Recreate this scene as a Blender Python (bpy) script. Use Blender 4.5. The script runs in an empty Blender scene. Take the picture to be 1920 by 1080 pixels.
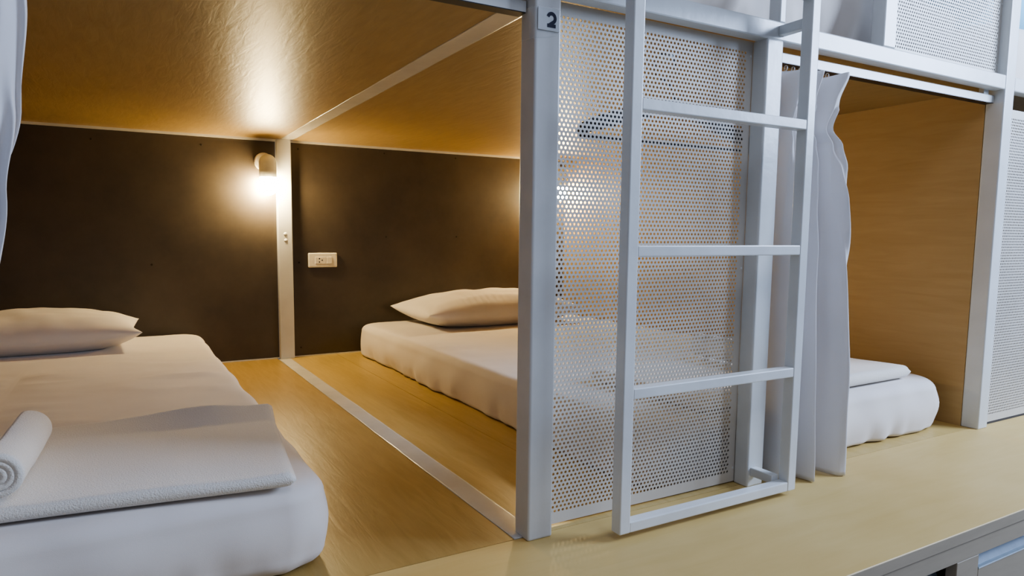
import bpy, bmesh, math, random
from mathutils import Vector, Matrix, noise
random.seed(4)
col = bpy.context.scene.collection
PI = math.pi
# ---------------------------------------------------------------- dimensions (metres)
W = 1.5175      # bunk pitch
D = 2.0         # bunk depth
H = 0.948       # clear height
PW = 0.052      # post width
PD = 0.045      # post depth
ZB, ZT = 0.9424, 0.9806   # front beam
YL = -0.3347    # ledge front
# ---------------------------------------------------------------- materials
MATS = {}
def new_mat(name):
    m = bpy.data.materials.new(name); m.use_nodes = True
    nt = m.node_tree; b = nt.nodes['Principled BSDF']
    MATS[name] = m
    return m, nt, b
def nd(nt, t, **kw):
    n = nt.nodes.new(t)
    for k, v in kw.items():
        if k in n.inputs.keys(): n.inputs[k].default_value = v
        else: setattr(n, k, v)
    return n
def ramp(nt, src, stops):
    r = nt.nodes.new('ShaderNodeValToRGB')
    e = r.color_ramp.elements
    while len(e) < len(stops): e.new(0.5)
    for i, (p, c) in enumerate(stops):
        e[i].position = p; e[i].color = (*c, 1)
    nt.links.new(src, r.inputs['Fac']); return r
def coords(nt, scale=(1, 1, 1), rot=(0, 0, 0)):
    tc = nt.nodes.new('ShaderNodeTexCoord'); mp = nt.nodes.new('ShaderNodeMapping')
    mp.inputs['Scale'].default_value = scale; mp.inputs['Rotation'].default_value = rot
    nt.links.new(tc.outputs['Object'], mp.inputs['Vector']); return mp.outputs['Vector']
def bump(nt, b, h, strength, dist):
    bp = nt.nodes.new('ShaderNodeBump'); bp.inputs['Strength'].default_value = strength
    bp.inputs['Distance'].default_value = dist
    nt.links.new(h, bp.inputs['Height']); nt.links.new(bp.outputs['Normal'], b.inputs['Normal']); return bp
def wood(name, c1, c2, grain_scale, rough=0.45, bstr=0.25, mottling=0.35, bdist=0.001, spec=0.5, coat=0.0):
    m, nt, b = new_mat(name)
    v = coords(nt, grain_scale)
    n1 = nd(nt, 'ShaderNodeTexNoise', Scale=6.0, Detail=6.0, Roughness=0.6, Distortion=0.6)
    nt.links.new(v, n1.inputs['Vector'])
    v2 = coords(nt, (1, 1, 1))
    n2 = nd(nt, 'ShaderNodeTexNoise', Scale=2.6, Detail=3.0)
    nt.links.new(v2, n2.inputs['Vector'])
    mx = nt.nodes.new('ShaderNodeMix'); mx.data_type = 'FLOAT'
    mx.inputs[0].default_value = mottling
    nt.links.new(n1.outputs['Fac'], mx.inputs[2]); nt.links.new(n2.outputs['Fac'], mx.inputs[3])
    r = ramp(nt, mx.outputs[0], [(0.33, c1), (0.66, c2)])
    nt.links.new(r.outputs['Color'], b.inputs['Base Color'])
    b.inputs['Roughness'].default_value = rough
    b.inputs['Specular IOR Level'].default_value = spec
    b.inputs['Coat Weight'].default_value = coat
    b.inputs['Coat Roughness'].default_value = 0.2
    bump(nt, b, n1.outputs['Fac'], bstr, bdist)
    return m
def paint(name, c, rough=0.32, bscale=38.0, bstr=0.35, dirt=0.12):
    m, nt, b = new_mat(name)
    v = coords(nt)
    n = nd(nt, 'ShaderNodeTexNoise', Scale=bscale, Detail=3.0); nt.links.new(v, n.inputs['Vector'])
    n2 = nd(nt, 'ShaderNodeTexNoise', Scale=7.0, Detail=4.0); nt.links.new(v, n2.inputs['Vector'])
    d = tuple(x * (1 - dirt) for x in c)
    r = ramp(nt, n2.outputs['Fac'], [(0.3, d), (0.6, c)])
    nt.links.new(r.outputs['Color'], b.inputs['Base Color'])
    b.inputs['Roughness'].default_value = rough
    bump(nt, b, n.outputs['Fac'], bstr, 0.0012)
    return m
def cloth(name, c, weave=900.0, bstr=0.15, rough=0.9, trans=0.0, fuzz=False, sheen=0.2):
    m, nt, b = new_mat(name)
    v = coords(nt)
    n = nd(nt, 'ShaderNodeTexNoise', Scale=weave, Detail=2.0); nt.links.new(v, n.inputs['Vector'])
    n2 = nd(nt, 'ShaderNodeTexNoise', Scale=9.0, Detail=5.0); nt.links.new(v, n2.inputs['Vector'])
    r = ramp(nt, n2.outputs['Fac'], [(0.3, tuple(x * 0.95 for x in c)), (0.65, c)])
    nt.links.new(r.outputs['Color'], b.inputs['Base Color'])
    b.inputs['Roughness'].default_value = rough
    b.inputs['Sheen Weight'].default_value = sheen
    b.inputs['Specular IOR Level'].default_value = 0.2
    bump(nt, b, n.outputs['Fac'], bstr, 0.002 if fuzz else 0.0006)
    if trans:
        tb = nt.nodes.new('ShaderNodeBsdfTranslucent'); tb.inputs['Color'].default_value = (*c, 1)
        ms = nt.nodes.new('ShaderNodeMixShader'); ms.inputs[0].default_value = trans
        out = [x for x in nt.nodes if x.type == 'OUTPUT_MATERIAL'][0]
        nt.links.new(b.outputs[0], ms.inputs[1]); nt.links.new(tb.outputs[0], ms.inputs[2])
        nt.links.new(ms.outputs[0], out.inputs['Surface'])
    return m
def simple(name, c, rough=0.5, metal=0.0, spec=0.5):
    m, nt, b = new_mat(name)
    v = coords(nt); n = nd(nt, 'ShaderNodeTexNoise', Scale=60.0, Detail=2.0); nt.links.new(v, n.inputs['Vector'])
    r = ramp(nt, n.outputs['Fac'], [(0.3, tuple(x * 0.93 for x in c)), (0.7, c)])
    nt.links.new(r.outputs['Color'], b.inputs['Base Color'])
    b.inputs['Roughness'].default_value = rough; b.inputs['Metallic'].default_value = metal
    b.inputs['Specular IOR Level'].default_value = spec
    return m

steel = paint('white_enamel', (0.69, 0.70, 0.69), rough=0.3)
perf = paint('perforated_enamel', (0.60, 0.565, 0.51), rough=0.4, bstr=0.1, dirt=0.06)
strip_m = paint('strip_enamel', (0.66, 0.63, 0.56), rough=0.22, bscale=24, bstr=0.7)
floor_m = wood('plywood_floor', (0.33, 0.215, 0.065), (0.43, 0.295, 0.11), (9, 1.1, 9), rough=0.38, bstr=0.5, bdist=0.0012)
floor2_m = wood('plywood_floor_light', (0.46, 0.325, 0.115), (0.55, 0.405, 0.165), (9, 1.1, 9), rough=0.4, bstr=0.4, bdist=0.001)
ledge_m = wood('plywood_ledge', (0.53, 0.37, 0.13), (0.62, 0.455, 0.19), (0.9, 7, 7), rough=0.5, bstr=0.12, mottling=0.65)
side_m = wood('plywood_side', (0.43, 0.28, 0.115), (0.50, 0.34, 0.155), (6, 0.9, 9), rough=0.5, bstr=0.15, mottling=0.4)
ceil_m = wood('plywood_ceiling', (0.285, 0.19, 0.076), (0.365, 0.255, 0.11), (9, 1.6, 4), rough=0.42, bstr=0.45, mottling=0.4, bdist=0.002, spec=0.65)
face_m = wood('cabinet_wood', (0.33, 0.27, 0.19), (0.38, 0.31, 0.22), (1, 6, 8), rough=0.55, bstr=0.1)
white_edge = simple('edge_band', (0.75, 0.66, 0.5), 0.4)
sheet_m = cloth('white_sheet', (0.75, 0.70, 0.655))
pillow_m = cloth('pillow_case', (0.79, 0.745, 0.695))
towel_m = cloth('terry_towel', (0.76, 0.715, 0.64), weave=420.0, bstr=0.6, fuzz=True, sheen=0.5)
curtain_m = cloth('curtain_cloth', (0.84, 0.83, 0.84), trans=0.25)
teal_m = cloth('blue_cloth', (0.22, 0.48, 0.62))
black_m = simple('black_plastic', (0.012, 0.012, 0.014), 0.4)
dark_m = simple('dark_void', (0.02, 0.018, 0.015), 0.8)
ink_m = simple('ink', (0.008, 0.01, 0.03), 0.5)
chrome_m = simple('chrome', (0.8, 0.82, 0.85), 0.15, 1.0)
alu_m = simple('aluminium', (0.62, 0.72, 0.82), 0.28, 0.85)
ivory_m = simple('ivory_plastic', (0.80, 0.76, 0.66), 0.35)
screw_m = simple('screw_metal', (0.03, 0.022, 0.015), 0.5, 0.3)
lampbody_m = simple('lamp_body', (0.74, 0.74, 0.66), 0.5)
aisle_m = simple('aisle_concrete', (0.42, 0.41, 0.39), 0.6)
clear_m, nt, b = new_mat('clear_film')
b.inputs['Base Color'].default_value = (0.9, 0.92, 0.92, 1); b.inputs['Roughness'].default_value = 0.12
b.inputs['Alpha'].default_value = 0.3
_n = nd(nt, 'ShaderNodeTexNoise', Scale=90.0); bump(nt, b, _n.outputs['Fac'], 0.4, 0.001)
# dark film-faced board
panel_m, nt, b = new_mat('dark_board')
v = coords(nt, (1.2, 1, 1.2))
n = nd(nt, 'ShaderNodeTexNoise', Scale=3.0, Detail=8.0, Roughness=0.65); nt.links.new(v, n.inputs['Vector'])
r = ramp(nt, n.outputs['Fac'], [(0.32, (0.040, 0.030, 0.022)), (0.68, (0.078, 0.060, 0.042))])
nt.links.new(r.outputs['Color'], b.inputs['Base Color'])
b.inputs['Roughness'].default_value = 0.43; b.inputs['Specular IOR Level'].default_value = 0.8
n2 = nd(nt, 'ShaderNodeTexNoise', Scale=55.0, Detail=4.0); nt.links.new(v, n2.inputs['Vector'])
bump(nt, b, n2.outputs['Fac'], 0.12, 0.001)
# glowing glass
glow_m, nt, b = new_mat('lit_glass')
b.inputs['Base Color'].default_value = (1, 0.9, 0.7, 1)
b.inputs['Emission Color'].default_value = (1.0, 0.77, 0.41, 1)
b.inputs['Emission Strength'].default_value = 300.0

# ---------------------------------------------------------------- helpers
def tag(o, label=None, cat=None, group=None, kind=None):
    if label: o['label'] = label
    if cat: o['category'] = cat
    if group: o['group'] = group
    if kind: o['kind'] = kind
    return o
def empty(name, loc, label, cat, group=None):
    o = bpy.data.objects.new(name, None); col.objects.link(o); o.location = loc
    o.empty_display_size = 0.05
    return tag(o, label, cat, group)
def link(name, me, mat, parent=None, smooth=False):
    o = bpy.data.objects.new(name, me); col.objects.link(o)
    if mat: me.materials.append(mat)
    if parent:
        o.parent = parent; o.location = -Vector(parent_world(parent))
    if smooth:
        for p in me.polygons: p.use_smooth = True
    return o
def parent_world(p):
    l = Vector(p.location)
    while p.parent: p = p.parent; l = l + Vector(p.location)
    return l
# meshes are authored in world coordinates; child offsets are cancelled above
def from_bm(name, bm, mat, parent=None, smooth=False):
    me = bpy.data.meshes.new(name); bmesh.ops.recalc_face_normals(bm, faces=bm.faces); bm.to_mesh(me); bm.free()
    return link(name, me, mat, parent, smooth)
def bm_box(bm, x0, x1, y0, y1, z0, z1, bev=0.0, seg=2):
    r = bmesh.ops.create_cube(bm, size=1.0)
    vs = r['verts']
    for v in vs:
        v.co = Vector(((x0 + x1) / 2 + v.co.x * (x1 - x0), (y0 + y1) / 2 + v.co.y * (y1 - y0), (z0 + z1) / 2 + v.co.z * (z1 - z0)))
    if bev > 0:
        es = list({e for v in vs for e in v.link_edges})
        bmesh.ops.bevel(bm, geom=es, offset=bev, segments=seg, affect='EDGES', profile=0.5)
def box(name, b, mat, parent=None, bev=0.0, seg=2, **kw):
    bm = bmesh.new(); bm_box(bm, *b, bev=bev, seg=seg)
    o = from_bm(name, bm, mat, parent)
    return o
def tube_bm(bm, pts, rad, n=10, closed=False):
    pts = [Vector(p) for p in pts]; rings = []
    for i, p in enumerate(pts):
        a = pts[max(i - 1, 0)]; c = pts[min(i + 1, len(pts) - 1)]
        if closed: a = pts[(i - 1) % len(pts)]; c = pts[(i + 1) % len(pts)]
        t = (c - a).normalized()
        ref = Vector((0, 0, 1)) if abs(t.z) < 0.9 else Vector((0, 1, 0))
        u = t.cross(ref).normalized(); w = t.cross(u)
        rr = rad[i] if isinstance(rad, (list, tuple)) else rad
        rings.append([bm.verts.new(p + u * rr * math.cos(2 * PI * k / n) + w * rr * math.sin(2 * PI * k / n)) for k in range(n)])
    m = len(rings)
    for i in range(m if closed else m - 1):
        A, B = rings[i], rings[(i + 1) % m]
        for k in range(n): bm.faces.new((A[k], A[(k + 1) % n], B[(k + 1) % n], B[k]))
    if not closed:
        bm.faces.new(rings[0]); bm.faces.new(rings[-1][::-1])
def lathe_bm(bm, prof, c, axis='Z', n=32):
    rings = []
    for r, h in prof:
        ring = []
        for k in range(n):
            a = 2 * PI * k / n
            if axis == 'Z': p = Vector((c[0] + r * math.cos(a), c[1] + r * math.sin(a), c[2] + h))
            else: p = Vector((c[0] + r * math.cos(a), c[1] + h, c[2] + r * math.sin(a)))
            ring.append(bm.verts.new(p))
        rings.append(ring)
    for A, B in zip(rings, rings[1:]):
        for k in range(n): bm.faces.new((A[k], A[(k + 1) % n], B[(k + 1) % n], B[k]))
    bm.faces.new(rings[0]); bm.faces.new(rings[-1][::-1])
def nz(p, s, seed=0.0):
    return noise.noise(Vector((p[0] * s + seed, p[1] * s + seed * 0.7, p[2] * s - seed)))

# ---------------------------------------------------------------- perforated sheet
def perforated(name, x0, x1, y, z0, z1, parent, pitch=0.0092, rad=0.0028, mL=0.012, mR=0.012, mB=0.02, mT=0.014, th=0.0014):
    rh = pitch * 0.866
    nx = int((x1 - x0 - mL - mR) / pitch); nzr = int((z1 - z0 - mB - mT) / rh)
    gx0 = x0 + mL; gz0 = z0 + mB; gx1 = gx0 + nx * pitch; gz1 = gz0 + nzr * rh
    verts = []; faces = []; vid = {}
    def V(x, z, s):
        k = (round(x * 1e5), round(z * 1e5), s)
        if k not in vid:
            vid[k] = len(verts); verts.append((x, y + (th if s else 0), z))
        return vid[k]
    hp, hh = pitch / 2, rh / 2
    outer = [(hp, 0), (hp, hh * .5), (hp, hh), (0, hh), (-hp, hh), (-hp, hh * .5), (-hp, 0), (-hp, -hh * .5), (-hp, -hh), (0, -hh), (hp, -hh), (hp, -hh * .5)]
    N = 12
    for j in range(nzr):
        cz = gz0 + (j + 0.5) * rh
        off = hp if j % 2 == 0 else pitch
        cnt = nx if j % 2 == 0 else nx - 1
        for i in range(cnt):
            cx = gx0 + off + i * pitch
            inner = []
            for k in range(N):
                a = math.atan2(outer[k][1], outer[k][0])
                inner.append((cx + rad * math.cos(a), cz + rad * math.sin(a)))
            for s in (0, 1):
                O = [V(cx + ox, cz + oz, s) for ox, oz in outer]
                base = len(verts)
                for (ix, iz) in inner: verts.append((ix, y + (th if s else 0), iz))
                for k in range(N):
                    k2 = (k + 1) % N
                    f = (O[k], O[k2], base + k2, base + k)
                    faces.append(f if s else f[::-1])
                if s == 0: b0 = base
                else:
                    for k in range(N):
                        k2 = (k + 1) % N
                        faces.append((b0 + k, b0 + k2, base + k2, base + k))
        if j % 2:   # half cells at both ends
            for xa, xb in ((gx0, gx0 + hp), (gx1 - hp, gx1)):
                for s in (0, 1):
                    f = (V(xa, cz - hh, s), V(xb, cz - hh, s), V(xb, cz + hh, s), V(xa, cz + hh, s))
                    faces.append(f if not s else f[::-1])
    for (xa, xb, za, zb) in ((x0, x1, z0, gz0), (x0, x1, gz1, z1), (x0, gx0, gz0, gz1), (gx1, x1, gz0, gz1)):
        for s in (0, 1):
            f = []
            for (x, z) in ((xa, za), (xb, za), (xb, zb), (xa, zb)):
                f.append(len(verts)); verts.append((x, y + (th if s else 0), z))
            faces.append(tuple(f) if not s else tuple(f[::-1]))
    c = [(x0, z0), (x1, z0), (x1, z1), (x0, z1)]
    for i in range(4):
        a, b_ = c[i], c[(i + 1) % 4]; f = []
        for (x, z, yy) in ((a[0], a[1], y), (b_[0], b_[1], y), (b_[0], b_[1], y + th), (a[0], a[1], y + th)):
            f.append(len(verts)); verts.append((x, yy, z))
        faces.append(tuple(f))
    me = bpy.data.meshes.new(name); me.from_pydata(verts, [], faces); me.update()
    return link(name, me, perf, parent)

# ================================================================ SETTING
def struct(o): o['kind'] = 'structure'; return o
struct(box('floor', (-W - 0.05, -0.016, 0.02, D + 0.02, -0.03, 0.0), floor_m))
bm = bmesh.new()
bm_box(bm, 0.0375, 0.2480, 0.0195, D + 0.02, -0.03, 0.0)
bm_box(bm, 0.2495, W + 0.03, 0.0195, D + 0.02, -0.03, 0.0)
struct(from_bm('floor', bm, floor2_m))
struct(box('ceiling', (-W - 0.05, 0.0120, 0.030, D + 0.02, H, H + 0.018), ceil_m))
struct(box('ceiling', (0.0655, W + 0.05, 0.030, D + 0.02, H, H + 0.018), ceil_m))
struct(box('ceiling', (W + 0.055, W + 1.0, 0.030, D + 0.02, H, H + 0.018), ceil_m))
def back_board(x0, x1, screws):
    w = struct(box('wall_back', (x0, x1, D - 0.004, D + 0.02, 0.003, H - 0.006), panel_m))
    for (sx, sz) in screws:
        bm = bmesh.new(); lathe_bm(bm, [(0.0001, -0.0052), (0.003, -0.0052), (0.004, -0.0042), (0.004, -0.003)], (sx, D, sz), 'Y', 10)
        from_bm('screw', bm, screw_m, w)
    return w
back_board(-W - 0.02, -0.0066, [(-0.692, 0.90), (-1.1, 0.90), (-0.30, 0.905), (-0.5, 0.42)])
back_board(0.0555, W, [(0.092, 0.914), (0.49, 0.92), (0.86, 0.92), (0.497, 0.536), (0.867, 0.538), (0.088, 0.421), (0.09, 0.041)])
struct(box('wall_right', (W, W + 0.018, PD, D, 0.0, H), side_m))
struct(box('wall_left', (-W - 0.02, -W - 0.002, PD, D, 0.0, H), side_m))
for i, (a, b2) in enumerate(((-W, -0.0066), (0.0555, W))):
    struct(box('trim_%d' % (2 * i + 1), (a, b2, D - 0.009, D - 0.0035, H - 0.0095, H), steel))
    struct(box('trim_%d' % (2 * i + 2), (a, b2, D - 0.008, D - 0.0035, 0.0, 0.0045), steel))
# the aisle
bm = bmesh.new(); bm_box(bm, -3.4, 4.2, -2.6, YL + 0.3, -0.50, -0.45)
struct(from_bm('floor', bm, aisle_m))
# upper bunk back board
struct(box('wall_back', (-W, W + 1.0, D - 0.004, D + 0.02, H + 0.02, 2.0), panel_m))

# ================================================================ STEEL FRAME
fr = empty('bunk_bed', (0, 0, 0), 'white enamelled square-tube steel double-deck bunk bed structure with posts and front beams', 'bunk bed')
def post(x0, w, z1=2.0, z0=-0.0005, d=PD, name='post', y0=0.0):
    return box(name, (x0, x0 + w, y0, y0 + d, z0, z1), steel, fr, bev=0.004, seg=3)
post(0, PW)
post(W, 0.050)
post(-W, 0.050)
post(0.563, 0.050, ZB + 0.002, d=0.036)                      # mid post under the beam
for a, b2 in ((-W + 0.05, 0.0), (PW, W), (W + 0.05, W + 1.0)):
    box('front_beam', (a - 0.001, b2 + 0.001, 0.0005, 0.030, ZB, ZT), steel, fr, bev=0.003, seg=2)
post(-0.0066, 0.062, H + 0.001, d=0.03, name='back_post', y0=D - 0.034)
# uneven hand-painted strips on floor and ceiling
def strip(name, x0, x1, z, dz, y0, y1):
    bm = bmesh.new(); L = []; n = 120
    for i in range(n + 1):
        y = y0 + (y1 - y0) * i / n
        a = x0 + 0.0016 * nz((0, y, 1), 7, 2) ; c = x1 + 0.0016 * nz((0, y, 5), 7, 9)
        h = 0.0016 + 0.0006 * nz((0, y, 9), 12)
        prof = [(a, 0), (a + 0.0012, h * .8), (a + 0.006, h), (c - 0.006, h), (c - 0.0012, h * .8), (c, 0)]
        L.append([bm.verts.new((px, y, z + dz * pz)) for px, pz in prof])
    for A, B in zip(L, L[1:]):
        for k in range(5): bm.faces.new((A[k], A[k + 1], B[k + 1], B[k]))
        bm.faces.new((A[5], A[0], B[0], B[5]))
    bm.faces.new(L[0]); bm.faces.new(L[-1])
    return from_bm(name, bm, strip_m, fr, True)
strip('floor_strip', -0.0160, 0.0378, 0.0, 1, 0.0195, D - 0.034)
strip('ceiling_strip', 0.0115, 0.066, H, -1, 0.03, D - 0.034)
box('floor_bar', (-0.0158, 0.0373, 0.0196, D - 0.034, -0.03, 0.0002), steel, fr)
box('ceiling_bar', (0.0122, 0.0653, 0.032, D - 0.034, H - 0.0002, H + 0.018), steel, fr)
# guard uprights of the upper bunk standing on the beam
box('guard_post', (0.598, 0.615, 0.0, 0.028, ZT - 0.001, 1.36), steel, fr, bev=0.002)
box('guard_post', (0.956, 1.004, 0.0, 0.032, ZT - 0.001, 1.36), steel, fr, bev=0.003)
box('guard_rail', (0.598, W, 0.002, 0.026, 1.36, 1.385), steel, fr, bev=0.003)
for (sx, sz) in ((0.024, 0.545), (0.026, 0.518)):    # small weld blobs on the back post
    bm = bmesh.new(); lathe_bm(bm, [(0.0002, -0.003), (0.005, -0.0022), (0.008, 0)], (sx, D - 0.034, sz), 'Y', 12)
    from_bm('weld_mark', bm, steel, fr, True)

# ================================================================ PERFORATED SCREENS
def screen(x0, x1, y, z0, z1, label, **kw):
    t = empty('perforated_panel', ((x0 + x1) / 2, y, z0), label, 'metal panel')
    perforated('perforated_sheet', x0, x1, y, z0, z1, t, **kw)
    for zz in (z0 + 0.03, (z0 + z1) / 2, z1 - 0.03):
        bm = bmesh.new(); lathe_bm(bm, [(0.0001, -0.001), (0.0022, -0.0009), (0.0028, 0.0002)], (x1 - 0.006, y, zz), 'Y', 10)
        from_bm('rivet', bm, steel, t)
    return t
screen(PW - 0.004, 0.5655, 0.0362, 0.003, 0.944, 'white perforated metal panel behind the white ladder')
screen(1.004, W + 0.001, 0.022, ZT, 1.36, 'white perforated guard panel of the upper bunk, above the curtain rail', mL=0.014, mB=0.012)
screen(W + 0.049, W + 0.56, 0.020, 0.006, 0.90, 'white perforated metal panel at the right edge, beyond the far post')

# ================================================================ LADDER
YF = -0.0762
lad = empty('bunk_ladder', (0.38, YF, 0.012), 'white steel ladder with flat square rungs in front of the perforated panel', 'ladder')
XA, XB, TW, TD = 0.1430, 0.6178, 0.0245, 0.0235
for x in (XA, XB - TW):
    box('ladder_rail', (x, x + TW, YF, YF + TD, 0.012, 1.45), steel, lad, bev=0.0025, seg=3)
for z in (0.0122, 0.2545, 0.5045, 0.7520, 1.004, 1.25, 1.43):
    box('rung', (XA + TW - 0.001, XB - TW + 0.001, YF + 0.0006, YF + TD - 0.0006, z, z + 0.0195), steel, lad, bev=0.002, seg=2)
box('bracket', (0.572, 0.592, YF + TD - 0.001, 0.001, 0.024, 0.043), steel, lad, bev=0.002)
for x in (XA, XB - TW):
    box('bracket', (x + 0.003, x + TW - 0.003, YF + TD - 0.001, 0.0015, 0.952, 0.972), steel, lad, bev=0.002)

# ================================================================ NUMBER LABEL
nl = empty('number_label', (0.025, -0.001, 0.88), 'clear taped number label reading 2 near the top of the front post', 'sign')
bm = bmesh.new()      # tape wrapped round the post, with a curved lower edge
cols = []
path = [(-0.0012, 0.040), (-0.0012, 0.02), (-0.0012, 0.0035), (0.0035, -0.0012), (0.02, -0.0014), (0.035, -0.0014), (0.0485, -0.0012)]
for i, (x, y) in enumerate(path):
    t_ = i / (len(path) - 1)
    zb = 0.868 - 0.006 * math.sin(PI * t_ * 1.2) + 0.004 * t_
    zt = 0.918 - 0.003 * math.sin(PI * t_)
    cols.append([bm.verts.new((x, y, zb + (zt - zb) * k / 4)) for k in range(5)])
for A, B in zip(cols, cols[1:]):
    for k in range(4): bm.faces.new((A[k], A[k + 1], B[k + 1], B[k]))
from_bm('clear_tape', bm, clear_m, nl, True)
box('label_card', (0.0035, 0.046, -0.0026, -0.0015, 0.878, 0.914), simple('label_white', (0.62, 0.65, 0.66), 0.2), nl, bev=0.0004, seg=1)
# the digit: stroke path of a bold 2
def digit_two(cx, z0, h, w, y, th):
    pts = []
    r = w / 2 * 0.86; top = z0 + h - th / 2
    cz = top - r + 0.0003
    for k in range(0, 15):
        a = math.radians(165 - k * 15.5)
        pts.append((cx + r * math.cos(a), cz + r * math.sin(a)))
    pts.append((cx - w / 2 + th * 0.55, z0 + th / 2))
    bm = bmesh.new(); L = []
    for i, p in enumerate(pts):
        a = pts[max(i - 1, 0)]; c = pts[min(i + 1, len(pts) - 1)]
        d = Vector((c[0] - a[0], c[1] - a[1])).normalized(); nrm = Vector((-d.y, d.x)) * th / 2
        L.append((bm.verts.new((p[0] + nrm.x, y, p[1] + nrm.y)), bm.verts.new((p[0] - nrm.x, y, p[1] - nrm.y))))
    for A, B in zip(L, L[1:]): bm.faces.new((A[0], A[1], B[1], B[0]))
    x0, x1 = cx - w / 2, cx + w / 2
    vs = [bm.verts.new(q) for q in ((x0, y - 0.00003, z0), (x1, y - 0.00003, z0), (x1, y - 0.00003, z0 + th), (x0, y - 0.00003, z0 + th))]
    bm.faces.new(vs)
    return from_bm('digit', bm, ink_m, nl)
digit_two(0.0300, 0.8835, 0.0250, 0.0170, -0.0029, 0.0058)

# ================================================================ LEDGE AND DRAWERS
lg = empty('front_ledge', (0.3, -0.15, -0.022), 'long light plywood ledge running in front of the lower bunks', 'ledge')
box('ledge_board', (-2.4, 3.2, YL, 0.0195, -0.0215, 0.0), ledge_m, lg, bev=0.0012, seg=1)
box('edge_band', (-2.4, 3.2, YL - 0.0012, YL + 0.0005, -0.0215, -0.0012), face_m, lg)
sb = empty('storage_cabinet', (0.3, YL + 0.02, -0.45), 'brown wooden storage cabinet with drawers under the ledge', 'cabinet')
bm = bmesh.new()
def cb(*a): bm_box(bm, *a, bev=0.001, seg=1)
cb(-2.4, 3.2, YL + 0.001, YL + 0.02, -0.0585, -0.022)
cb(-2.4, 3.2, YL + 0.001, YL + 0.02, -0.45, -0.405)
bays = []
xx = 0.804 - 3 * 0.724
for i in range(6):
    a = xx + i * 0.724; bays.append((a, a + 0.647))
    cb(a - 0.077, a, YL + 0.001, YL + 0.02, -0.405, -0.0585)
from_bm('face_frame', bm, face_m, sb)
box('cabinet_back', (-2.4, 3.2, -0.02, -0.004, -0.45, -0.022), face_m, sb)
for i in (1, 2, 3, 4):
    a, b2 = bays[i]; rec = 0.045 if i == 2 else 0.002
    top = -0.088 if i != 2 else -0.10
    dr = box('drawer', (a + 0.003, b2 - 0.003, YL + rec, YL + rec + 0.018, -0.402, top), face_m, sb, bev=0.001, seg=1)
    bm = bmesh.new()   # pull channel: a sloping lip with a back web
    x0, x1 = a + 0.003, b2 - 0.003
    y0 = YL + rec - (0.001 if i != 2 else 0.02)
    z1 = -0.0595 if i != 2 else -0.062
    prof = [(y0, top), (y0, top + 0.003), (y0 + 0.006, top + 0.004), (y0 + 0.020, z1 - 0.004), (y0 + 0.022, z1), (y0 + 0.024, z1), (y0 + 0.0235, top)]
    A = [bm.verts.new((x0, p, q)) for p, q in prof]; B = [bm.verts.new((x1, p, q)) for p, q in prof]
    for k in range(len(prof)): bm.faces.new((A[k], A[(k + 1) % len(prof)], B[(k + 1) % len(prof)], B[k]))
    bm.faces.new(A); bm.faces.new(B[::-1])
    from_bm('pull_channel', bm, alu_m, dr)

# ================================================================ CURTAIN RAILS + CURTAINS
def rail(x0, x1, label):
    t = empty('curtain_rail', ((x0 + x1) / 2, 0.03, 0.92), label, 'curtain rail')
    bm = bmesh.new()
    prof = [(0.024, 0.9105), (0.024, 0.9285), (0.027, 0.931), (0.043, 0.931), (0.046, 0.9285), (0.046, 0.9105), (0.038, 0.9105), (0.038, 0.915), (0.032, 0.915), (0.032, 0.9105)]
    A = [bm.verts.new((x0, p, q)) for p, q in prof]; B = [bm.verts.new((x1, p, q)) for p, q in prof]
    for k in range(len(prof)): bm.faces.new((A[k], A[(k + 1) % len(prof)], B[(k + 1) % len(prof)], B[k]))
    bm.faces.new(A); bm.faces.new(B[::-1])
    from_bm('rail_profile', bm, steel, t)
    box('slot_shadow', (x0 + 0.001, x1 - 0.001, 0.0238, 0.0462, 0.9090, 0.9106), black_m, t)
    for x in (x0 + 0.03, x1 - 0.03):
        box('rail_clip', (x - 0.012, x + 0.012, 0.0295, 0.042, 0.930, H + 0.0005), steel, t)
    return t
rail(0.600, W - 0.003, 'white curtain rail under the upper beam, holding the right-hand curtain')
rail(-W + 0.603, -0.003, 'curtain rail at the top of the left opening, ending at the numbered post')

def ip(tab, z):
    if z <= tab[0][0]: return tab[0][1]
    for (a, va), (b_, vb) in zip(tab, tab[1:]):
        if z <= b_:
            t = (z - a) / (b_ - a); t = t * t * (3 - 2 * t); return va + (vb - va) * t
    return tab[-1][1]
CP = [(0.640, 0.045), (0.648, 0.0), (0.662, -0.035), (0.676, 0.0), (0.694, 0.042), (0.703, 0.0), (0.716, -0.046), (0.735, -0.02), (0.768, 0.038), (0.784, 0.0), (0.800, -0.055), (0.818, -0.05), (0.828, -0.020)]
def catmull(P, t):
    n = len(P) - 1; f = t * n; i = min(int(f), n - 1); u = f - i
    p0 = P[max(i - 1, 0)]; p1 = P[i]; p2 = P[i + 1]; p3 = P[min(i + 2, n)]
    return tuple(0.5 * ((2 * b) + (-a + c) * u + (2 * a - 5 * b + 4 * c - d) * u * u + (-a + 3 * b - 3 * c + d) * u ** 3) for a, b, c, d in zip(p0, p1, p2, p3))
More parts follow.
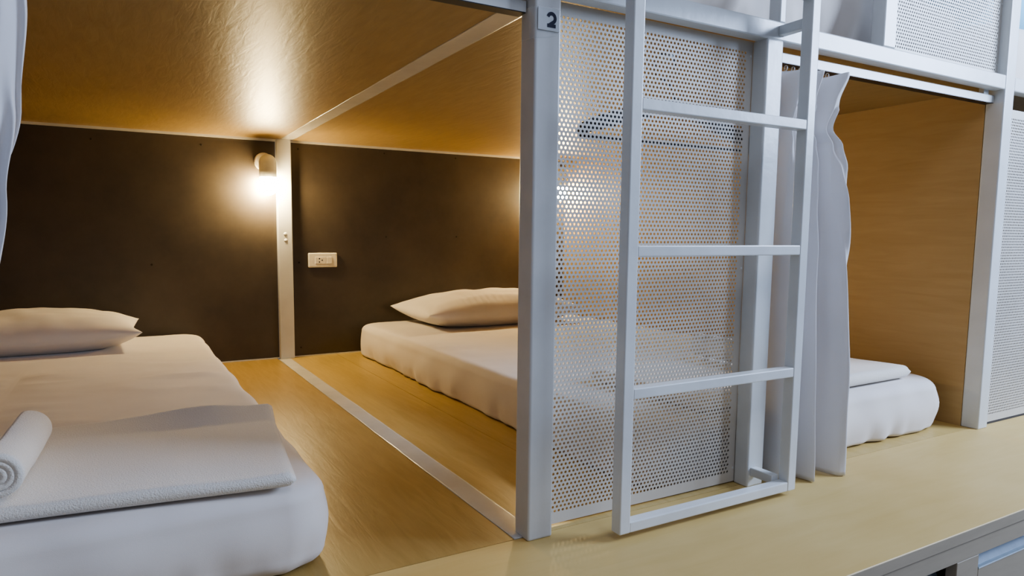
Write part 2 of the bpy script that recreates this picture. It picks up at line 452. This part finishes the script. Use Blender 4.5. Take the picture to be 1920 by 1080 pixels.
def curtain(dx, label, edge, seed=0, z0=0.006):
    """edge: (height, reach of the leading edge, depth factor of the folds)"""
    t = empty('curtain', (dx + 0.72, 0.03, z0), label, 'curtain', None)
    NS, NZ = 320, 120
    z1 = 0.890
    et = [(a, b) for a, b, c in edge]; kt = [(a, c) for a, b, c in edge]
    verts = []; faces = []
    for j in range(NZ + 1):
        z = z0 + (z1 - z0) * j / NZ
        reach = ip(et, z); k = ip(kt, z); xp = reach - 0.084 * k; fx = (xp - 0.632) / 0.168
        for i in range(NS + 1):
            s_ = i / NS
            # folds drift a little with height
            x, y = catmull(CP, min(1, max(0, s_ + 0.012 * math.sin(2.6 * z + seed) * math.sin(PI * s_))))
            x = 0.632 + (x - 0.632) * fx
            y = 0.012 + (y - 0.012) * k
            # soft secondary ripples, stronger where the cloth is pinched
            pin = math.exp(-((z - 0.77) / 0.07) ** 2)
            y += (0.0045 + 0.003 * pin) * math.sin(46 * s_ + 3 * math.sin(4 * z + seed)) * (1 - 0.6 * (z > 0.82))
            # drag wrinkles running down from the pinch
            g = max(0, s_ - 0.66) * 3 * math.exp(-((z - 0.60) / 0.13) ** 2)
            y += 0.010 * g * math.sin(70 * (s_ - 0.8) + 26 * (z - 0.6)); x -= 0.004 * g * math.sin(70 * (s_ - 0.8) + 26 * (z - 0.6))
            y += 0.003 * nz((x * 2, 0, z), 6, 3 + seed); x += 0.002 * nz((s_ * 3, z, 1), 4, 8 + seed)
            zz = z
            if j == NZ: zz += 0.002 * math.cos(30 * s_)
            if j == 0: zz -= 0.003 * (y < 0)
            verts.append((x + dx, y, max(zz, 0.002)))
    for j in range(NZ):
        for i in range(NS):
            a = j * (NS + 1) + i
            faces.append((a, a + 1, a + NS + 2, a + NS + 1))
    me = bpy.data.meshes.new('curtain_cloth'); me.from_pydata(verts, [], faces); me.update()
    o = link('curtain_cloth', me, curtain_m, t, True)
    md = o.modifiers.new('thick', 'SOLIDIFY'); md.thickness = 0.0012
    # rings and chrome hooks
    for k in range(8):
        x = dx + 0.645 + k * 0.0235
        bm = bmesh.new(); pts = [(x + 0.002 * math.sin(a), 0.035 + 0.005 * math.sin(a), 0.9035 + 0.006 * math.cos(a)) for a in [2 * PI * q / 14 for q in range(14)]]
        tube_bm(bm, pts, 0.0013, 6, True)
        g = from_bm('glider', bm, steel, t, True)
        bm = bmesh.new(); tube_bm(bm, [(x, 0.033, 0.8985), (x + 0.001, 0.031, 0.893), (x, 0.029, 0.886), (x, 0.033, 0.880), (x, 0.036, 0.886)], 0.0014, 6)
        h = from_bm('hook', bm, chrome_m, t, True)
    return t
edgeR = [(0.0, 0.888, 1.0), (0.2, 0.878, 1.0), (0.5, 0.856, 0.85), (0.62, 0.838, 0.7), (0.69, 0.830, 0.6), (0.74, 0.812, 0.45), (0.776, 0.782, 0.3), (0.83, 0.805, 0.5), (0.895, 0.833, 0.72)]
curtain(0.0, 'white gathered curtain tied back beside the ladder on the right', edgeR)
edgeL = [(0.0, 0.66, 0.9), (0.25, 0.73, 0.8), (0.44, 0.805, 0.7), (0.58, 0.822, 0.7), (0.68, 0.833, 0.65), (0.80, 0.840, 0.6), (0.895, 0.84, 0.6)]
curtain(-W, 'white gathered curtain hanging at the left edge of the photo', edgeL, seed=2.0)

# ================================================================ MATTRESSES
def rrect(x0, x1, y0, y1, R, n):
    R = max(min(R, (x1 - x0) / 2 - 1e-4, (y1 - y0) / 2 - 1e-4), 1e-4)
    segs = []; k = n // 8
    cor = [((x1 - R, y0 + R), -90), ((x1 - R, y1 - R), 0), ((x0 + R, y1 - R), 90), ((x0 + R, y0 + R), 180)]
    pts = []
    for ci, ((cx, cy), a0) in enumerate(cor):
        for i in range(k):
            a = math.radians(a0 + 90 * i / k); pts.append((cx + R * math.cos(a), cy + R * math.sin(a)))
        (nx_, ny_), a1 = cor[(ci + 1) % 4]
        a = math.radians(a0 + 90); s = (cx + R * math.cos(a), cy + R * math.sin(a)); e = (nx_ + R * math.cos(a), ny_ + R * math.sin(a))
        for i in range(k):
            t = i / k; pts.append((s[0] + (e[0] - s[0]) * t, s[1] + (e[1] - s[1]) * t))
    return pts
def mattress(x0, x1, y0, y1, h, label, seed, z0=0.0, R=0.075, tight=1.0, rb=0.045):
    t = empty('mattress', ((x0 + x1) / 2, (y0 + y1) / 2, z0), label, 'mattress')
    N = 640; half = min(x1 - x0, y1 - y0) / 2
    prof = [(0.10, 0.0)]
    for k in range(9):
        a = PI / 2 * k / 8; prof.append((rb * (1 - math.sin(a)), rb * 0.75 * (1 - math.cos(a))))
    for k in range(1, 8): prof.append((-0.006 * math.sin(PI * k / 8), rb * 0.75 + (h - 0.030 - rb * 0.75) * k / 8))
    for k in range(9):
        a = PI / 2 * k / 8; prof.append((0.034 * (1 - math.cos(a)), h - 0.030 + 0.030 * math.sin(a)))
    ins = 0.045
    while ins < half - 0.0015:
        prof.append((ins, h + 0.004 * min(1, (ins - .03) / .2))); ins += 0.0105
    verts = []; faces = []
    for pi_, (ins, z) in enumerate(prof):
        for (x, y) in rrect(x0 + ins, x1 - ins, y0 + ins, y1 - ins, R - ins * 0.6, N):
            zz = z
            cx, cy = (x0 + x1) / 2, (y0 + y1) / 2
            side = 1.0 if ins < 0.03 else 0.0
            per = x * 1.0 + y * 1.0
            low = max(0, 1 - z / (h * 0.55))
            if side and z > 0.0:
                ox = 1 if x > cx else -1
                w = 0.0035 * low * tight * nz((x * 22, y * 22, z * 5), 1.0, seed) + 0.0025 * tight * nz((x, y, z), 9, seed + 4)
                d = Vector((x - max(x0 + R, min(x1 - R, x)), y - max(y0 + R, min(y1 - R, y)), 0))
                if d.length > 1e-6:
                    d.normalize(); x += d.x * w * 3; y += d.y * w * 3
                # corner gathers
                zz += 0.002 * low * nz((x * 30, y * 30, 0), 1, seed)
            if not side:
                u = max(0, min(1, (ins - 0.03) / 0.05))
                wr = 0.0
                warp = nz((x, y, 0), 3.0, seed) * 0.12
                ridge = 1 - abs(nz((x * 2.2 + warp, (y + warp) * 9.0, 0.3), 1.0, seed + 7)) * 2
                mask = max(0, nz((x, y, 1), 2.6, seed + 3) + 0.12)
                wr += 0.028 * mask * max(0, ridge - 0.35)
                wr += 0.0022 * nz((x * 2, y * 6, 0), 2.5, seed + 11)
                r2 = 1 - abs(nz((x * 3.5 + warp * 2, (y - warp) * 20.0, 0.9), 1.0, seed + 17)) * 2.4
                wr += 0.011 * max(0, nz((x, y, 4), 3.4, seed + 5) + 0.10) * max(0, r2 - 0.25)
                if z0 == 0.0: wr *= 0.12 + 0.88 * max(0, min(1, (y - 0.50) / 0.12)) * max(0, min(1, (1.52 - y) / 0.08))
                zz += wr * u * tight * max(0.0, min(1.0, (half - ins - 0.006) / 0.06))
            verts.append((x, y, z0 + max(0.0, zz)))
    rings = len(prof)
    for j in range(rings - 1):
        for i in range(N):
            a = j * N + i; b_ = j * N + (i + 1) % N
            faces.append((a, b_, b_ + N, a + N))
    faces.append(tuple(reversed(range(N))))
    faces.append(tuple(range((rings - 1) * N, rings * N)))
    me = bpy.data.meshes.new('fitted_sheet'); me.from_pydata(verts, [], faces); me.update()
    link('fitted_sheet', me, sheet_m, t, True)
    return t
MH = 0.142
mattress(-1.42, -0.330, 0.060, 1.95, MH, 'single mattress in white fitted sheet on the left, near the camera', 1.3, tight=1.0)
mattress(0.335, 1.470, 0.056, 1.965, MH, 'single mattress in white fitted sheet behind the ladder', 5.1, tight=1.1, R=0.095, rb=0.022)
mattress(0.10, 1.46, 0.075, 1.95, 0.19, 'upper bunk mattress in rumpled white sheet above the ladder beam', 9.7, z0=H + 0.020, tight=2.4)
mattress(W + 0.10, W + 0.98, 0.075, 1.95, 0.20, 'upper bunk mattress in white sheet at the top right corner', 3.3, z0=H + 0.020)

# ================================================================ PILLOWS
def pillow(cx, cy, zc, w, d, hb, ht, rz, label, seed):
    """zc: height of the seam; hb/ht: depth of belly below/above the seam"""
    t = empty('pillow', (cx, cy, zc - hb), label, 'pillow')
    nx, ny = 90, 60; verts = []; faces = []
    c, s = math.cos(rz), math.sin(rz)
    def pt(u, v, side):
        x = u * w / 2 * (1 - 0.075 * (1 - v * v)) ; y = v * d / 2 * (1 - 0.085 * (1 - u * u))
        f = max(0.0, (1 - abs(u) ** 2.8)) ** 0.52 * max(0.0, (1 - abs(v) ** 2.6)) ** 0.52
        z = ht * f if side else -hb * min(1.0, f * 1.35)
        rr = 1 - min(1, f * 2.0)
        e = 1 - f
        ang = math.atan2(v * d, u * w)
        z += (0.006 * nz((x * 3, y * 8, side), 3.0, seed) + 0.004 * nz((x, y, side), 16, seed)) * (f ** 0.5) * (1 if side else 0.15)
        # radiating creases near the front seam
        if side and v < -0.2 and seed > 5: z += 0.0035 * math.sin(x * 190 + 5 * nz((x, y, 0), 8, seed)) * math.exp(-((v + 0.72) / 0.16) ** 2) * max(0, 1 - abs(u + 0.25) / 0.4)
        if not side: z = max(z, -hb)
        lift = 0.012 * (abs(u) * abs(v)) ** 3
        return Vector((cx + x * c - y * s, cy + x * s + y * c, zc + z + lift))
    idx = {}
    for side in (1, 0):
        for j in range(ny + 1):
            for i in range(nx + 1):
                u = -1 + 2 * i / nx; v = -1 + 2 * j / ny
                u = math.sin(u * PI / 2) * 0.6 + u * 0.4; v = math.sin(v * PI / 2) * 0.6 + v * 0.4
                edge = i in (0, nx) or j in (0, ny)
                if edge and side == 0: idx[(side, i, j)] = idx[(1, i, j)]; continue
                idx[(side, i, j)] = len(verts); verts.append(pt(u, v, side))
        for j in range(ny):
            for i in range(nx):
                f = (idx[(side, i, j)], idx[(side, i + 1, j)], idx[(side, i + 1, j + 1)], idx[(side, i, j + 1)])
                faces.append(f if side else f[::-1])
    me = bpy.data.meshes.new('pillow_case'); me.from_pydata(verts, [], faces); me.update()
    link('pillow_case', me, pillow_m, t, True)
    return t
pillow(-0.895, 1.735, MH + 0.057, 0.68, 0.42, 0.052, 0.082, 0.0, 'white pillow on the left mattress against the dark board', 2.2)
pillow(0.888, 1.720, MH + 0.062, 0.79, 0.44, 0.056, 0.092, 0.0, 'white pillow on the mattress behind the numbered post', 6.4)

# ================================================================ FOLDED BLANKETS AND ROLLED TOWELS
def blanket(cx, cy, w, d, rz, z, label, seed, raise_back=0.026, th=0.022):
    t = empty('folded_blanket', (cx, cy, z), label, 'blanket')
    c, s = math.cos(rz), math.sin(rz)
    nx, ny = 90, 60
    verts = []; faces = []; r = th / 2
    def put(lx, ly, zz): verts.append((cx + lx * c - ly * s, cy + lx * s + ly * c, z + zz)); return len(verts) - 1
    # closed loft: rows of rounded profile along y, columns along x
    prof = []
    nb = 8
    for k in range(nb + 1):
        a = -PI / 2 - PI * k / nb; prof.append((-d / 2 + r + r * math.cos(a), r + r * math.sin(a), 0))
    for k in range(1, ny): prof.append((-d / 2 + r + (d - 2 * r) * k / ny, th, 1))
    for k in range(nb + 1):
        a = PI / 2 - PI * k / nb; prof.append((d / 2 - r + r * math.cos(a), r + r * math.sin(a), 0))
    M = len(prof)
    for i in range(nx + 1):
        u = i / nx; e = min(u, 1 - u)
        sc = 1.0 if e > 0.02 else math.sqrt(max(0, 1 - ((0.02 - e) / 0.02) ** 2)) * 0.7 + 0.3
        lx = (u - 0.5) * w
        for (py, pz, fl) in prof:
            v = (py + d / 2) / d
            up = raise_back * max(0, (v - 0.80) / 0.20) * max(0, min(1, (u - 0.40) * 2.2)) * (1 + 0.25 * math.sin(18 * u))
            zz = pz
            if pz > r: zz = r + (pz - r) * sc
            else: zz = r + (pz - r) * sc
            zz += (up + 0.0035 * nz((lx, py, 0), 7, seed)) * (pz / th)
            yy = py + 0.006 * nz((lx, 0, 2), 5, seed) * (1 if v > 0.5 else 0.4)
            put(lx, yy, max(zz, 0.0))
    for i in range(nx):
        for k in range(M):
            a = i * M + k; b_ = i * M + (k + 1) % M
            faces.append((a, b_, b_ + M, a + M))
    faces.append(tuple(reversed(range(M)))); faces.append(tuple(range(nx * M, (nx + 1) * M)))
    me = bpy.data.meshes.new('blanket_cloth'); me.from_pydata(verts, [], faces); me.update()
    link('blanket_cloth', me, towel_m, t, True)
    return t
def towel_roll(p0, p1, rad, label, seed):
    t = empty('rolled_towel', p0, label, 'towel')
    a = Vector(p0); b_ = Vector(p1); ax = (b_ - a).normalized(); up = Vector((0, 0, 1)); sd = ax.cross(up).normalized()
    turns = 2.6; n = 130; th = 0.0105
    prof = []
    for k in range(n + 1):
        q = k / n; rr = 0.009 + (rad - 0.009) * q ** 0.8; an = 2 * PI * turns * q - 1.9
        prof.append((rr * math.cos(an), rr * math.sin(an)))
    inner = []
    for k in range(n, -1, -1):
        q = k / n; rr = max(0.0035, 0.009 + (rad - 0.009) * q ** 0.8 - th * min(1, (1 - q) * 40 + 0.15)); an = 2 * PI * turns * q - 1.9
        inner.append((rr * math.cos(an), rr * math.sin(an)))
    loop = prof + inner; M = len(loop)
    verts = []; faces = []; L = (b_ - a).length; ny = 40
    for j in range(ny + 1):
        v = j / ny; e = min(v, 1 - v); sc = 1 if e > 0.04 else 0.93 + 0.07 * math.sqrt(max(0, 1 - ((0.04 - e) / 0.04) ** 2))
        for (x, z) in loop:
            k = sc * (1 + 0.035 * nz((x * 20, v * 6, z * 20), 1, seed))
            shift = 0.004 * math.sqrt(x * x + z * z) / rad * (-1 if j == 0 else 0)
            verts.append(a + ax * (L * v + shift) + sd * x * k + up * (z * k))
    for j in range(ny):
        for i in range(M):
            p = j * M + i; q = j * M + (i + 1) % M
            faces.append((p, q, q + M, p + M))
    # end caps as quads along the spiral strip
    for base, fl in ((0, 0), (ny * M, 1)):
        for k in range(n):
            f = (base + k, base + k + 1, base + M - 2 - k, base + M - 1 - k)
            faces.append(f if fl else f[::-1])
    me = bpy.data.meshes.new('towel_cloth'); me.from_pydata(verts, [], faces); me.update()
    link('towel_cloth', me, towel_m, t, True)
    return t
BT = MH + 0.0055
blanket(-0.765, 0.3075, 0.80, 0.405, -0.110, BT, 'white folded blanket lying across the foot of the left mattress', 1.0)
towel_roll((-0.780, 0.135, BT + 0.0225 + 0.035), (-0.764, 0.385, BT + 0.0225 + 0.035), 0.0345, 'white rolled towel on the folded blanket at the left edge', 2.0)
blanket(0.928, 0.290, 0.83, 0.40, 0.02, BT, 'white folded blanket on the mattress seen right of the curtain', 4.0, raise_back=0.004, th=0.034)
towel_roll((0.90, 0.135, BT + 0.034 + 0.038), (0.90, 0.47, BT + 0.034 + 0.038), 0.036, 'white rolled towel behind the curtain, on the folded blanket', 7.0)
# blue folded bedding on the upper far bunk
b_ = blanket(W + 0.40, 0.42, 0.56, 0.62, 0.0, H + 0.018 + 0.206, 'blue folded bedding on the upper far-right bunk', 5.0, raise_back=0.01, th=0.16)
b_.children[0].data.materials.clear(); b_.children[0].data.materials.append(teal_m)

# ================================================================ WALL LAMPS
def wall_lamp(x, z, label):
    t = empty('wall_lamp', (x, D - 0.004, z), label, 'lamp', 'reading lamps on the dark boards')
    yb = D - 0.004; yc = yb - 0.062
    bm = bmesh.new(); lathe_bm(bm, [(0.038, 0.0), (0.038, -0.012), (0.035, -0.0155), (0.0001, -0.0155)], (x - 0.006, yb, z + 0.014), 'Y', 40)
    from_bm('wall_plate', bm, ivory_m, t)
    bm = bmesh.new(); lathe_bm(bm, [(0.012, -0.0155), (0.012, -0.035)], (x - 0.002, yb, z + 0.010), 'Y', 20)
    from_bm('arm', bm, lampbody_m, t, True)
    R = 0.0355
    bm = bmesh.new()
    prof = [(0.0001, 0.0845)]
    # capsule-topped cap with an open mouth
    pr = [(R * math.sin(a), 0.050 + R * math.cos(a)) for a in [math.radians(v) for v in range(2, 91, 8)]]
    lathe_bm(bm, [(0.030, -0.008), (R, -0.010)] + [(R, 0.02), (R, 0.045)] + pr[::-1], (x, yc, z - 0.045), 'Z', 40)
    o = from_bm('lamp_cap', bm, lampbody_m, t, True)
    bm = bmesh.new()
    g = [(0.0325, 0.0), (0.0325, -0.055)] + [(0.0325 * math.cos(a), -0.058 - 0.026 * math.sin(a)) for a in [math.radians(v) for v in range(5, 90, 10)]]
    lathe_bm(bm, g, (x, yc, z - 0.0455), 'Z', 32)
    from_bm('glass_shade', bm, glow_m, t, True)
    return t
wall_lamp(-0.050, 0.836, 'small wall lamp with glowing glass on the dark board, left of the back post')
wall_lamp(1.452, 0.858, 'small wall lamp with glowing glass in the back right corner, seen through the perforated panel')

# ================================================================ SOCKET
sx0, sx1, sz0, sz1 = 0.127, 0.258, 0.398, 0.463
so = empty('wall_socket', ((sx0 + sx1) / 2, D - 0.004, sz0), 'white wall socket plate with three pin holes on the dark board', 'socket')
box('plate', (sx0, sx1, D - 0.014, D - 0.0035, sz0, sz1), ivory_m, so, bev=0.005, seg=3)
ins_o = box('socket_insert', (sx0 + 0.030, sx0 + 0.080, D - 0.0155, D - 0.012, sz0 + 0.016, sz1 - 0.018), ivory_m, so, bev=0.001, seg=1)
box('switch', (sx0 + 0.082, sx0 + 0.106, D - 0.0162, D - 0.012, sz0 + 0.016, sz1 - 0.018), ivory_m, so, bev=0.001, seg=1)
for (px, pz) in ((0.049, 0.039), (0.049, 0.0245), (0.0615, 0.032)):
    bm = bmesh.new(); lathe_bm(bm, [(0.0001, -0.0163), (0.0030, -0.0163), (0.0030, -0.015)], (sx0 + px, D, sz0 + pz), 'Y', 12)
    from_bm('pin_hole', bm, black_m, so)

# ================================================================ COAT HANGER behind the perforated panel
hg = empty('coat_hanger', (0.365, 0.052, 0.72), 'black plastic coat hanger hanging behind the perforated panel', 'hanger')
HY = 0.052
def flat_strip(name, pts, wid, y0=HY - 0.006, y1=HY + 0.006):
    bm = bmesh.new(); L = []
    for i, p in enumerate(pts):
        a = pts[max(i - 1, 0)]; c = pts[min(i + 1, len(pts) - 1)]
        d = Vector((c[0] - a[0], c[1] - a[1])).normalized(); nn = Vector((-d.y, d.x)); w = wid[i] / 2
        L.append([bm.verts.new((p[0] + nn.x * q * w, yy, p[1] + nn.y * q * w)) for q, yy in ((1, y0), (-1, y0), (-1, y1), (1, y1))])
    for A, B in zip(L, L[1:]):
        for k in range(4): bm.faces.new((A[k], A[(k + 1) % 4], B[(k + 1) % 4], B[k]))
    bm.faces.new(L[0]); bm.faces.new(L[-1][::-1])
    return from_bm(name, bm, black_m, hg)
sh = [(0.133, 0.728), (0.145, 0.738), (0.175, 0.749), (0.22, 0.762), (0.27, 0.776), (0.32, 0.790), (0.365, 0.799), (0.41, 0.790), (0.46, 0.776), (0.51, 0.762), (0.555, 0.749), (0.585, 0.738), (0.597, 0.728)]
flat_strip('shoulder_bar', sh, [0.008, 0.02, 0.026, 0.028, 0.027, 0.025, 0.024, 0.025, 0.027, 0.028, 0.026, 0.02, 0.008])
bm = bmesh.new(); tube_bm(bm, [(0.135 + 0.461 * k / 20, HY, 0.7215) for k in range(21)], 0.0045, 8)
from_bm('trouser_bar', bm, black_m, hg, True)
hk = [(0.365, HY, 0.802), (0.362, HY, 0.825), (0.350, HY, 0.838), (0.330, HY, 0.846)]
for k in range(13):
    a = math.radians(235 - k * 19); hk.append((0.338 + 0.027 * math.cos(a), HY - 0.0, 0.868 + 0.027 * math.sin(a)))
bm = bmesh.new(); tube_bm(bm, hk, 0.0018, 8); from_bm('hook', bm, black_m, hg, True)
box('peg', (0.333, 0.345, 0.0375, 0.060, 0.885, 0.8925), steel, [o for o in col.objects if o.name.startswith('perforated_panel')][0], bev=0.001, seg=1)

# ================================================================ LIGHT
w = bpy.data.worlds.new('World'); bpy.context.scene.world = w; w.use_nodes = True
wn = w.node_tree; bg = wn.nodes['Background']
tc = wn.nodes.new('ShaderNodeTexCoord'); sp = wn.nodes.new('ShaderNodeSeparateXYZ')
wn.links.new(tc.outputs['Generated'], sp.inputs[0])
rp = wn.nodes.new('ShaderNodeValToRGB')
rp.color_ramp.elements[0].position = 0.35; rp.color_ramp.elements[0].color = (0.26, 0.26, 0.27, 1)
rp.color_ramp.elements[1].position = 0.75; rp.color_ramp.elements[1].color = (0.60, 0.68, 0.95, 1)
mp = wn.nodes.new('ShaderNodeMapRange'); mp.inputs['From Min'].default_value = -1; mp.inputs['From Max'].default_value = 1
wn.links.new(sp.outputs['Z'], mp.inputs['Value']); wn.links.new(mp.outputs['Result'], rp.inputs['Fac'])
wn.links.new(rp.outputs['Color'], bg.inputs['Color']); bg.inputs['Strength'].default_value = 0.27
def area(name, loc, target, size, energy, color):
    l = bpy.data.lights.new(name, 'AREA'); l.energy = energy; l.size = size; l.color = color
    o = bpy.data.objects.new(name, l); col.objects.link(o); o.location = loc
    o.rotation_euler = (Vector(target) - Vector(loc)).to_track_quat('-Z', 'Y').to_euler()
    return o
area('window_light', (2.7, -1.2, 1.6), (1.3, 0.0, 0.7), 1.0, 85, (0.56, 0.71, 1.0))
area('aisle_light', (0.2, -1.5, 2.4), (0.3, 0.0, 0.3), 0.9, 8, (0.80, 0.86, 1.0))

# ================================================================ CAMERA
cd = bpy.data.cameras.new('camera'); cam = bpy.data.objects.new('camera', cd); col.objects.link(cam)
F = 1242.8077
cd.sensor_width = 36.0; cd.lens = F * 36.0 / 1920
cd.shift_x = 80.37 / 1920; cd.shift_y = 23.81 / 1920
cd.clip_start = 0.02
Rv = Vector((0.88338417, -0.46861648, 0.00556814)); Uv = Vector((0.03988526, 0.08701483, 0.99540825)); Fv = Vector((0.46694922, 0.87910581, -0.09555842))
M = Matrix((Rv, Uv, -Fv)).transposed().to_4x4(); M.translation = Vector((-0.6225, -0.9454, 0.5368))
cam.matrix_world = M
sc = bpy.context.scene; sc.camera = cam
sc.view_settings.view_transform = 'AgX'
sc.view_settings.look = 'AgX - Medium High Contrast'
sc.view_settings.exposure = 0.36
